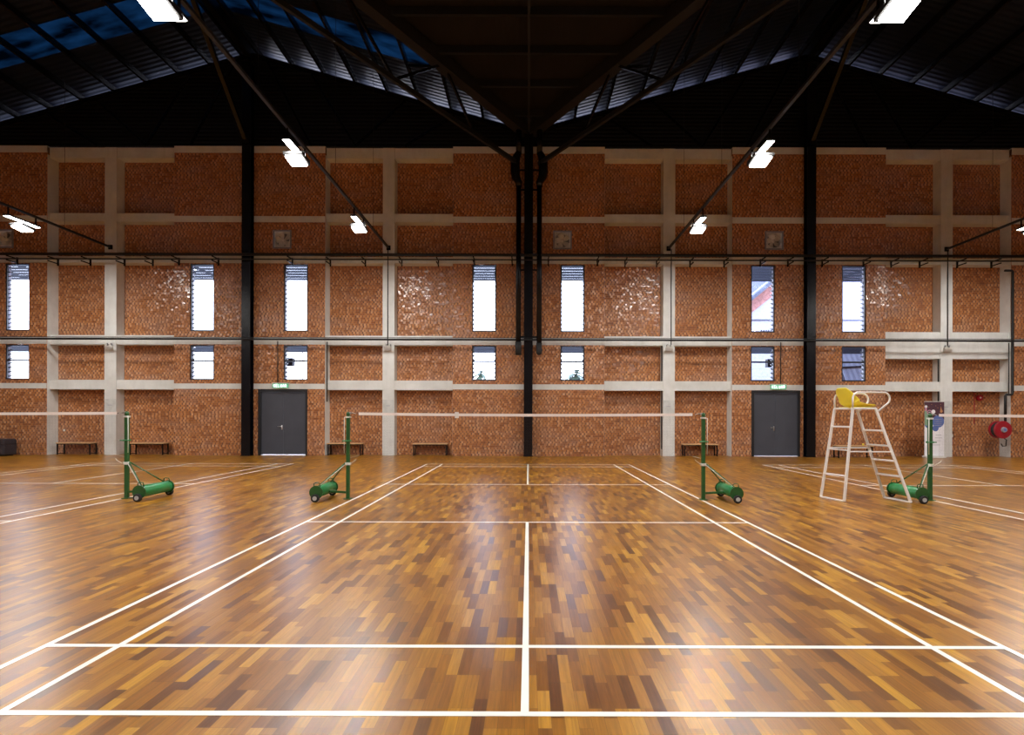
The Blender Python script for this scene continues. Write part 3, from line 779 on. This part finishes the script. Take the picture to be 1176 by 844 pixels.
# ------------------------------------------------------------------ wheeled net posts
def net_post(x, s, lb, tx, wrap_side=1):
    """s = side on which the ballast roller stands, tx = its distance from the post"""
    p = thing('net_post', lb, 'net post', (x, 0, 0), 0, 'green wheeled badminton posts')
    MB().box(-0.029, 0.029, -0.029, 0.029, 0.0, 1.45).build('post_tube', M['darkgreen'], p, bevel=0.006)
    MB().box(-0.06, 0.06, -0.06, 0.06, 0.0, 0.012).build('foot_plate', M['darkgreen'], p)
    MB().tube([(0,0,1.45),(0,0,1.49),(0,0,1.52)], [0.030,0.036,0.018], 12).build('post_cap', M['darkgreen'], p, smooth=True)
    MB().disc((-s*0.03, 0, 1.495), (0,1,0), 0.024, 0.012, 14).build('pulley', M['chrome'], p)
    # cord wraps and the cord running down the post
    w_ = MB()
    for z in (1.42, 1.435): w_.tube([(math.cos(t)*0.046, math.sin(t)*0.046, z) for t in [i*math.pi/6 for i in range(13)]], 0.007, 6)
    w_.tube([(wrap_side*0.052, -0.045, 1.43), (wrap_side*0.055, -0.045, 1.0), (wrap_side*0.052, -0.045, 0.80)], 0.006, 6)
    for z in (0.60, 0.615, 0.63): w_.tube([(math.cos(t)*0.046, math.sin(t)*0.046, z) for t in [i*math.pi/6 for i in range(13)]], 0.009, 6)
    w_.tube([(0.05*-s, -0.05, 0.62), (-s*0.13, -0.06, 0.67), (-s*0.16, -0.05, 0.70)], 0.005, 6)
    w_.build('cord_wraps', M['rope'], p, smooth=True, label='white cord wound round the post')
    cl = MB(); cl.box(-0.042, 0.042, -0.042, 0.042, 1.0, 1.03); cl.tube([(-0.085, -0.05, 1.015), (0.075, -0.05, 1.015)], 0.010, 8)
    cl.build('winch_clamp', M['green'], p)
    X = s*tx
    roll = MB(); y0, y1 = -0.34, 0.36; zc = 0.165
    roll.tube([(X, y0, zc), (X, y0+0.012, zc), (X, y1-0.012, zc), (X, y1, zc)], [0.088, 0.097, 0.097, 0.088], 28)
    r_ = roll.build('ballast_roller', M['green'], p, smooth=True, label='bright green ballast cylinder')
    for y in (y0-0.008, y1+0.008):
        MB().disc((X, y, zc-0.005), (0,1,0), 0.113, 0.014, 28).build('end_disc', M['darkgreen'], r_, smooth=False)
    for y in (y0+0.03, y1-0.03):
        MB().tube([(X-0.05, y, zc+0.08), (X-0.05, y, zc+0.14), (X-0.02, y, zc+0.155), (X+0.04, y, zc+0.15), (X+0.05, y, zc+0.08)], 0.008, 8).build('lifting_loop', M['darkgreen'], r_, smooth=True)
    for y in (y0-0.045, y1+0.045):
        wh = MB().tube([(X, y-0.024, 0.068), (X, y-0.018, 0.068), (X, y+0.018, 0.068), (X, y+0.024, 0.068)], [0.058, 0.068, 0.068, 0.058], 22).build('wheel', M['rubber'], p, smooth=True)
        MB().disc((X, y, 0.068), (0,1,0), 0.036, 0.056, 18).build('wheel_hub', M['hub'], wh)
        MB().tube([(X, y, 0.068), (X, y + (0.05 if y < 0 else -0.05), 0.09)], 0.010, 8).build('axle_arm', M['darkgreen'], p)
    MB().bar((s*0.036, 0, 0.115), (X - s*0.09, 0, 0.135), 0.035, 0.035).build('link_arm', M['darkgreen'], p)
    for y, mt, nm in ((y0+0.06, 'mesh' if s > 0 else 'darkgreen', 'brace'), (y1-0.08, 'darkgreen', 'brace')):
        MB().tube([(s*0.036, 0, 0.64), (X - s*0.01, y, zc+0.09)], 0.011, 8).build(nm, M['darkgreen'], p, smooth=True)
    MB().tube([(s*0.045, -0.03, 0.60), (X - s*0.02, y0+0.05, zc+0.09)], 0.006, 6).build('brace_cord', M['rope'], p, smooth=True)
    return p
net_post(-3.135, -1, 'green wheeled post at the left end of the middle net', 0.42, -1)
net_post(3.07, 1, 'green wheeled post at the right end of the middle net', 0.45, 1)
net_post(-7.00, 1, 'green wheeled post at the right end of the left court net', 0.47, 1)
net_post(7.03, -1, 'green wheeled post behind the umpire chair at the left end of the right court net', 0.395, -1)

# ------------------------------------------------------------------ umpire chair
def umpire():
    F = {'bf': Vector((5.29, Y(9.58), 0)), 'bn': Vector((5.40, Y(9.06), 0)), 'ff': Vector((6.40, Y(9.52), 0)), 'fn': Vector((6.485, Y(8.98), 0))}
    T = {'bf': Vector((5.49, Y(9.50), 1.60)), 'bn': Vector((5.575, Y(9.11), 1.60)), 'ff': Vector((5.885, Y(9.50), 1.60)), 'fn': Vector((5.965, Y(9.11), 1.60))}
    org = Vector((5.93, Y(9.32), 0)); off = tuple(org)
    c = thing('umpire_chair', 'tall white metal umpire chair with ladder legs and yellow seat', 'umpire chair', org)
    def B(mb, name, mat=M['white'], par=c, **k): return mb.build(name, mat, par, off=off if par is c else off, **k)
    def at(k_, z): return F[k_] + (T[k_]-F[k_])*(z/1.60)
    for k_ in F:
        d = (T[k_]-F[k_]).normalized()
        B(MB().bar(F[k_]+d*0.01, T[k_], 0.042, 0.030, up=(0,1,0)), 'leg', bevel=0.005)
    def cross(a, b, z, name, w=0.03, h=0.03, d=0):
        B(MB().bar(at(a, z), at(b, z), w, h), name, bevel=0.004)
    cross('bf', 'bn', 0.015, 'foot_bar', 0.04, 0.025); cross('ff', 'fn', 0.015, 'foot_bar', 0.04, 0.025)
    for z in (0.44, 1.28): cross('bf', 'bn', z, 'rung')
    for z in (0.44, 0.70, 0.96, 1.22): cross('ff', 'fn', z, 'ladder_tread', 0.075, 0.028)
    cross('bf', 'ff', 0.90, 'side_rail', 0.022, 0.022); cross('bn', 'fn', 0.86, 'side_rail', 0.022, 0.022)
    cross('bf', 'bn', 0.88, 'rung', 0.02, 0.02)
    # platform under the seat
    z = 1.615
    for a, b in (('bf','bn'),('bn','fn'),('fn','ff'),('ff','bf')):
        B(MB().bar(T[a]+Vector((0,0,0.0)), T[b]+Vector((0,0,0.0)), 0.04, 0.035), 'seat_rail', bevel=0.004)
    # arms
    def arm(kb, kf, xf, zt, zlow):
        b0 = T[kb]; f0 = at(kf, zlow); y = b0.y; yf = f0.y
        pts = [b0, b0+Vector((0.0,0,0.18)), b0+Vector((0.02,0,0.235)), b0+Vector((0.07,0,zt-1.60)),]
        n_ = 8; x1 = xf - 0.11; rr = 0.11
        pts.append(Vector((x1, y, zt)))
        for i in range(1, n_+1):
            t = math.pi/2 - (math.pi*0.72)*i/n_
            pts.append(Vector((x1 + rr*math.cos(t), y, zt - rr + rr*math.sin(t))))
        pts.append(f0)
        B(MB().tube(pts, 0.0155, 10), 'armrest', smooth=True)
    arm('bn', 'fn', 6.21, 1.875, 1.535); arm('bf', 'ff', 6.09, 1.87, 1.535)
    # moulded bucket seat
    sm = MB(); U, V = 14, 22; ax = (T['bn']-T['bf']).normalized(); fx = Vector((0.99, -0.05, 0)).normalized()
    o = (T['bf']+T['bn'])/2 + Vector((-0.005, 0, 0.028))
    prof = [(0.40,0.0,0.20,0.015),(0.37,0.012,0.215,0.03),(0.30,0.004,0.22,0.04),(0.20,0.0,0.22,0.055),(0.12,0.004,0.218,0.08),(0.06,0.02,0.215,0.11),(0.02,0.07,0.21,0.10),(0.0,0.14,0.205,0.07),(-0.015,0.22,0.19,0.035),(-0.025,0.29,0.155,0.01),(-0.03,0.335,0.09,0.0)]
    grid = []
    for (px, pz, hw, wing) in prof:
        rowv = []
        for i in range(U+1):
            u_ = -1 + 2*i/U; e_ = abs(u_)**3
            if pz < 0.05: p = o + fx*px + ax*(u_*hw) + Vector((0,0,pz + wing*e_))
            else: p = o + fx*(px + wing*1.2*e_) + ax*(u_*hw) + Vector((0,0,pz + wing*0.3*e_))
            rowv.append(len(sm.v)); sm.v.append(tuple(p))
        grid.append(rowv)
    for A, B_ in zip(grid[:-1], grid[1:]):
        for i in range(U): sm.f.append((A[i], A[i+1], B_[i+1], B_[i]))
    s_ = B(sm, 'seat_shell', M['yellow'], c, smooth=True, label='yellow plastic bucket seat')
    md = s_.modifiers.new('thick', 'SOLIDIFY'); md.thickness = 0.016; md.offset = 0
    ms = s_.modifiers.new('sub', 'SUBSURF'); ms.levels = 1; ms.render_levels = 2
    B(MB().bar(o+fx*0.02+Vector((0,0,-0.012)), o+fx*0.38+Vector((0,0,-0.012)), 0.36, 0.02), 'seat_base', M['yellow'])
umpire()

# ------------------------------------------------------------------ benches along the wall
def bench_proto():
    b = thing('bench', '', 'bench', (0,0,0), 0, 'wooden benches along the far wall')
    for i in range(3):
        MB().box(-0.63, 0.63, -0.175+i*0.12, -0.175+i*0.12+0.11, 0.405, 0.44).build('seat_slat', M['wood'], b, bevel=0.004)
    for sx in (-1, 1):
        for sy in (-1, 1):
            MB().box(sx*0.59-0.018, sx*0.59+0.018, sy*0.145-0.018, sy*0.145+0.018, 0, 0.37).build('leg', M['black'], b)
        MB().box(sx*0.59-0.018, sx*0.59+0.018, -0.163, 0.163, 0.37, 0.405).build('cross_rail', M['black'], b)
        MB().box(sx*0.59-0.012, sx*0.59+0.012, -0.127, 0.127, 0.03, 0.055).build('foot_rail', M['black'], b)
    for sy in (-1, 1): MB().box(-0.572, 0.572, sy*0.145-0.012, sy*0.145+0.012, 0.37, 0.40).build('side_rail', M['black'], b)
    return b
b0 = bench_proto()
BL = [(-16.55, 19.49, 1, 'low wooden bench at the far left, first from the left'), (-13.9, 19.49, 1, 'low wooden bench right of the leftmost concrete column'),
      (-6.70, 19.50, 1, 'low wooden bench behind the left post of the middle net'), (-3.58, 19.50, 1, 'low wooden bench right of the second concrete column from the left'),
      (6.30, 19.50, 1, 'low wooden bench behind the right post of the middle net'), (11.50, 18.80, 1, 'low wooden bench behind the umpire chair')]
for i, (x, D, sc_, lb) in enumerate(BL):
    o = b0 if i == 0 else copy_tree(b0)
    o.location = (x, Y(D), 0); o['label'] = lb
o = MB().sphere((11.86, Y(18.8), 0.475), 0.035).build('small_ball', M['yellow'], smooth=True)
tag(o, 'small yellow ball lying on the bench behind the umpire chair', 'ball')

# ------------------------------------------------------------------ roll-up banner
def banner():
    cx, y = 14.47, Y(18.92)
    t_ = thing('rollup_banner', 'tall roll-up banner with maroon top, blue bubble and white lower half beside the column', 'banner', (cx, y, 0))
    MB().box(-0.36, 0.36, -0.10, 0.10, 0.0, 0.07).build('base_case', M['fan'], t_, bevel=0.01)
    MB().tube([(0, 0.03, 0.07), (0, 0.03, 2.0)], 0.012, 8).build('support_pole', M['fan'], t_)
    MB().box(-0.36, 0.36, -0.006, 0.012, 1.99, 2.01).build('top_rail', M['fan'], t_)
    sh = MB().box(-0.35, 0.35, -0.002, 0.002, 0.07, 1.99).build('banner_sheet', M['ban_white'], t_)
    def flat(pts, mat, nm, d):
        MB().prism([(p[0], -0.0022-0.0012*d, p[1]) for p in pts], (0, 0.001, 0)).build(nm, mat, sh)
    def circ(x, z, r, mat, nm, d, sx=1): flat([(x+math.cos(2*math.pi*i/24)*r*sx, z+math.sin(2*math.pi*i/24)*r) for i in range(24)], mat, nm, d)
    flat([(-0.35,1.20),(-0.1,1.17),(0.35,1.35),(0.35,1.99),(-0.35,1.99)], M['ban_maroon'], 'maroon_field', 0)
    circ(-0.2, 1.20, 0.15, M['ban_blue'], 'blue_bubble', 1)
    flat([(-0.35,1.17),(-0.12,1.10),(-0.05,1.4),(-0.20,1.62),(-0.35,1.68)], M['ban_green'], 'green_field', 2)
    circ(0.13, 1.29, 0.215, M['ban_blue'], 'blue_bubble', 3); circ(0.04, 1.05, 0.11, M['ban_blue'], 'blue_bubble', 2)
    for i in range(4): flat([(0.0,1.36-0.07*i),(0.26,1.36-0.07*i),(0.26,1.375-0.07*i),(0.0,1.375-0.07*i)], M['ban_grey'], 'text_line', 4)
    circ(-0.30, 1.82, 0.05, M['ban_white'], 'white_spot', 1); flat([(-0.33,1.5),(-0.27,1.5),(-0.27,1.8),(-0.33,1.8)], M['ban_pink'], 'pink_stripe', 1)
    circ(-0.18, 1.62, 0.085, M['ban_pink'], 'pink_disc', 4); circ(-0.18, 1.62, 0.06, M['ban_maroon'], 'maroon_disc', 5)
    flat([(-0.215,1.61),(-0.145,1.61),(-0.145,1.63),(-0.215,1.63)], M['ban_white'], 'white_bar', 6)
    circ(-0.04, 1.64, 0.07, M['ban_white'], 'white_disc', 5)
    flat([(0.20,1.62),(0.23,1.84),(0.26,1.72),(0.30,1.66),(0.26,1.60)], M['ban_gold'], 'gold_motif', 1)
    for (x, z) in ((0.05,1.85),(0.12,1.78),(0.22,1.9),(-0.1,1.9),(-0.2,1.8)): circ(x, z, 0.012, M['ban_gold'], 'gold_dot', 1)
    for (x0, x1, z) in ((0.05,0.25,0.80),(0.02,0.28,0.70),(-0.2,-0.02,0.62),(0.03,0.24,0.60),(-0.22,0.2,0.45),(-0.22,-0.1,0.35)):
        flat([(x0,z),(x1,z),(x1,z+0.014),(x0,z+0.014)], M['ban_grey'], 'text_line', 1)
banner()

# ------------------------------------------------------------------ fire hose reel, alarm, extinguisher, riser
def hose():
    c = (17.02, Y(19.03), 1.00)
    t_ = thing('fire_hose_reel', 'round red fire hose reel on the wall near the right edge', 'hose reel', c)
    rl = MB().tube([(0,-0.02,0),(0,0,0),(0,0.0,0),(0,0.035,0)], [0.30,0.315,0.315,0.315], 36).build('front_disc', M['red'], t_, smooth=False)
    MB().tube([(0,0.22,0),(0,0.255,0)], 0.315, 36).build('rear_disc', M['red'], t_)
    for k_ in range(4):
        pts = [(math.cos(t)*0.25, 0.065+0.045*k_, math.sin(t)*0.25) for t in [i*math.pi/12 for i in range(25)]]
        MB().tube(pts, 0.024, 8).build('hose_coil', M['rubber'], t_, smooth=True)
    MB().tube([(0,-0.075,0),(0,-0.02,0)], [0.085, 0.10], 20).build('hub', M['ban_grey'], t_, label='grey-blue hub cap')
    MB().tube([(0,-0.085,0),(0,-0.074,0)], 0.05, 16).build('valve_cap', M['ban_blue'], t_)
    MB().tube([(0,0.25,0),(0,0.45,0)], 0.04, 12).build('axle', M['black'], t_)
    MB().tube([(0.05,0.06,-0.28),(0.10,-0.02,-0.36),(0.10,0.0,-0.58),(0.03,0.05,-0.60),(-0.02,0.06,-0.5)], 0.022, 8).build('hose_nozzle', M['rubber'], t_, smooth=True)
hose()
r_ = MB(); yv = Y(19.10)
r_.tube([(17.13, yv, 6.72), (17.38, yv, 6.72), (17.415, yv, 6.68), (17.415, yv, 2.30), (17.38, yv, 2.26), (17.20, yv, 2.26), (17.16, yv, 2.22), (17.16, yv, 1.30)], 0.042, 10)
o = r_.build('riser_pipe', M['dullblack'], smooth=True); tag(o, 'black vertical riser pipe feeding the fire hose reel', 'pipe')
vconduit(17.30, Y(19.12), 2.28, 4.13, 'thin black conduit beside the vertical riser pipe', 0.016)
t_ = thing('fire_alarm', 'small round red fire alarm above the hose reel', 'alarm', (16.72, BK, 2.17))
MB().disc((0,-0.04,0), (0,1,0), 0.11, 0.08, 20).build('bell', M['red'], t_)
MB().disc((0,-0.09,0), (0,1,0), 0.03, 0.02, 12).build('bell_cap', M['plastic'], t_)
o = MB().tube([(16.55, BK-0.02, 1.2), (16.55, BK-0.02, 2.38)], 0.014, 8).build('wall_conduit', M['red']); tag(o, 'thin dark red conduit left of the small fire alarm', 'conduit')
t_ = thing('fire_extinguisher', 'small red fire extinguisher tucked beside the concrete column near the right edge', 'fire extinguisher', (15.56, Y(19.58), 0.42))
MB().tube([(0,0,0),(0,0,0.02),(0,0,0.42),(0,0,0.48),(0,0,0.51)], [0.06,0.075,0.075,0.045,0.025], 18).build('cylinder', M['red'], t_, smooth=True)
MB().box(-0.05, 0.03, -0.015, 0.015, 0.51, 0.56).build('valve_handle', M['black'], t_)
MB().tube([(0.02,0,0.53),(0.10,-0.02,0.48),(0.10,-0.03,0.25)], 0.012, 8).build('discharge_hose', M['rubber'], t_, smooth=True)
MB().box(-0.045, 0.045, -0.079, -0.070, 0.30, 0.40).build('white_label', M['white'], t_)
MB().box(-0.03, 0.03, 0.07, BK-Y(19.58), 0.15, 0.35).build('wall_hook', M['black'], t_)

# dark box at the left edge, wall socket
t_ = thing('equipment_box', 'dark box with rounded top standing on the floor at the left edge', 'box', (-18.82, Y(18.75), 0))
MB().box(-0.55, 0.55, -0.26, 0.26, 0.03, 0.60).build('body', M['darkcloth'], t_, bevel=0.06)
MB().box(-0.552, 0.552, -0.262, 0.262, 0.40, 0.415).build('lid_seam', M['black'], t_)
for sx in (-1, 1): MB().box(sx*0.4-0.05, sx*0.4+0.05, -0.2, 0.2, 0.0, 0.035).build('foot', M['rubber'], t_)
t_ = thing('wall_socket', 'tiny cream wall socket above the leftmost bench', 'socket', (-17.22, BK, 0.88))
MB().box(-0.04, 0.04, -0.012, 0, -0.04, 0.04).build('face_plate', M['plastic'], t_, bevel=0.003)
MB().box(-0.015, 0.015, -0.016, -0.012, -0.012, 0.012).build('switch', M['white'], t_)

# ------------------------------------------------------------------ outside
struct('trim_%d' % k, MB().box(-90, 90, OUT+0.01, 140, -0.25, -0.12), M['ground'], 'pale paved ground outside the far wall'); k += 1
PW = [(-20.6, -17.6, 'far left pier'), (-12.64, -7.57, 'pier with the left door'), (-2.54, 2.55, 'central pier'), (7.58, 12.74, 'pier with the right door')]
for z, zl in ((6.98, 'tall'), (4.03, 'short')):
    for a, b, pl in PW:
        c = thing('slatted_canopy', 'dark blue slatted canopy outside, over the %s windows of the %s' % (zl, pl), 'canopy', ((a+b)/2, PO, z), 0, 'slatted canopies outside the windows')
        h = (b-a)/2
        for i in range(6):
            y0 = 0.06 + i*0.38; hw = h if i < 2 else h + 2.1
            MB().box(-hw, hw, y0, y0+0.325, -0.006, 0.006).build('slat', M['slat'], c)
        for x in (-h+0.1, 0.0, h-0.1): MB().box(x-0.03, x+0.03, 0.0, 2.3, 0.0061, 0.08).build('bracket_arm', M['slat'], c)
for x, lb in ((-9.15, 'left'), (9.30, 'right')):
    t_ = thing('outdoor_lamp', 'dark box lamp outside the window over the %s door' % lb, 'lamp', (x, Y(20.4), 3.50))
    MB().box(-0.15, 0.15, -0.12, 0.12, -0.15, 0.15).build('lamp_box', M['slat'], t_, bevel=0.01)
    MB().box(-0.03, 0.03, PO-Y(20.4), -0.12, -0.03, 0.03).build('arm', M['slat'], t_)
# brick and whitewash building beyond the right windows
t_ = thing('neighbour_building', 'pale building with sloping brick gable seen through the right windows', 'building', (20, Y(35), 0))
z0 = 9.2
MB().prism([(-6.2,0,0),(14,0,0),(14,0,8.0),(4,0,15.2),(2.0,0,15.2),(-5.3,0,9.2),(-6.2,0,8.4)], (0,8,0)).build('gable_wall', M['whitewash'], t_)
MB().prism([(-6.2,-0.06,8.4),(-5.3,-0.06,9.2),(2.0,-0.06,15.2),(2.0,-0.06,14.1),(-5.3,-0.06,8.3),(-6.2,-0.06,7.6)], (0,0.05,0)).build('brick_band', M['outbrick'], t_)
MB().bar((-6.9,-0.2,7.95), (2.2,-0.2,15.45), 0.9, 0.18, up=(0,0,1)).build('roof_edge', M['tin'], t_)
MB().prism([(-9,3,7.0),(-6.2,3,7.0),(3,3,14.6),(3,3,17),(-9,3,17)], (0,4,0)).build('rear_block', M['rearwall'], t_)
MB().box(-6.2, 14, -0.08, -0.01, 7.78, 7.84).build('string_course', M['tin'], t_)
for i in range(14): MB().box(-4.8+i*0.16, -4.75+i*0.16, -0.3, -0.25, 6.0, 7.1).build('railing_post', M['slat'], t_)
t_ = thing('lean_to_shed', 'low grey tin-roofed shed seen through the lower right window', 'shed', (16.5, Y(25), 0))
MB().prism([(-2.2,0,4.9),(3.0,0,5.1),(3.0,-1.6,2.4),(-2.2,-1.6,2.2)], (0,0,0.08)).build('roof_sheet', M['tin'], t_)
for i in range(3):
    MB().bar((-2.2, -0.35-0.45*i, 4.45-0.75*i), (3.0, -0.25-0.45*i, 4.75-0.75*i), 0.05, 0.06).build('roof_batten', M['slat'], t_)
for x in (-2.0, 2.8): MB().box(x-0.06, x+0.06, -0.2, -0.08, -0.12, 4.6).build('shed_post', M['tin'], t_)
MB().box(-2.2, 3.0, 0, 0.1, -0.12, 4.9).build('shed_wall', M['whitewash'], t_)
def palm(x, D, h, sc_, lb):
    t_ = thing('palm_tree', lb, 'tree', (x, Y(D), -0.12))
    MB().tube([(0,0,0),(0.1,0,h*0.5),(0,0,h)], [0.22,0.16,0.12], 10).build('trunk', M['bark'], t_, smooth=True)
    fr = MB()
    for i in range(16):
        a = i*2.399; el = 0.9 - 1.3*(i/16.0); L = 1.5*sc_
        p0 = Vector((0,0,h)); prev = p0; d = Vector((math.cos(a)*math.cos(el), math.sin(a)*math.cos(el), math.sin(el)))
        for j in range(6):
            nx = prev + d*(L/6); d = (d + Vector((0,0,-0.22))).normalized(); sd = d.cross(Vector((0,0,1))).normalized()*(0.22*sc_*math.sin((j+0.7)/6.5*math.pi))
            fr.poly([prev-sd+Vector((0,0,-0.05)), prev, nx, nx-sd+Vector((0,0,-0.05))]); fr.poly([prev+sd+Vector((0,0,-0.05)), prev, nx, nx+sd+Vector((0,0,-0.05))]); prev = nx
    fr.build('fronds', M['leaf'], t_)
palm(-5.35, 60, 6.2, 1.0, 'small pale palm seen through the short window left of the central column')
palm(5.15, 58, 6.0, 1.4, 'small pale palm seen through the short window right of the central column')
t_ = thing('street_lamp', 'thin street lamp pole seen through the short window over the left door', 'street lamp', (-11.9, Y(28), -0.12))
MB().tube([(0,0,0),(0,0,4.9)], 0.035, 8).build('pole', M['fan'], t_)
MB().box(-0.3, 0.3, -0.1, 0.1, 4.9, 5.0).build('lamp_head', M['fan'], t_)
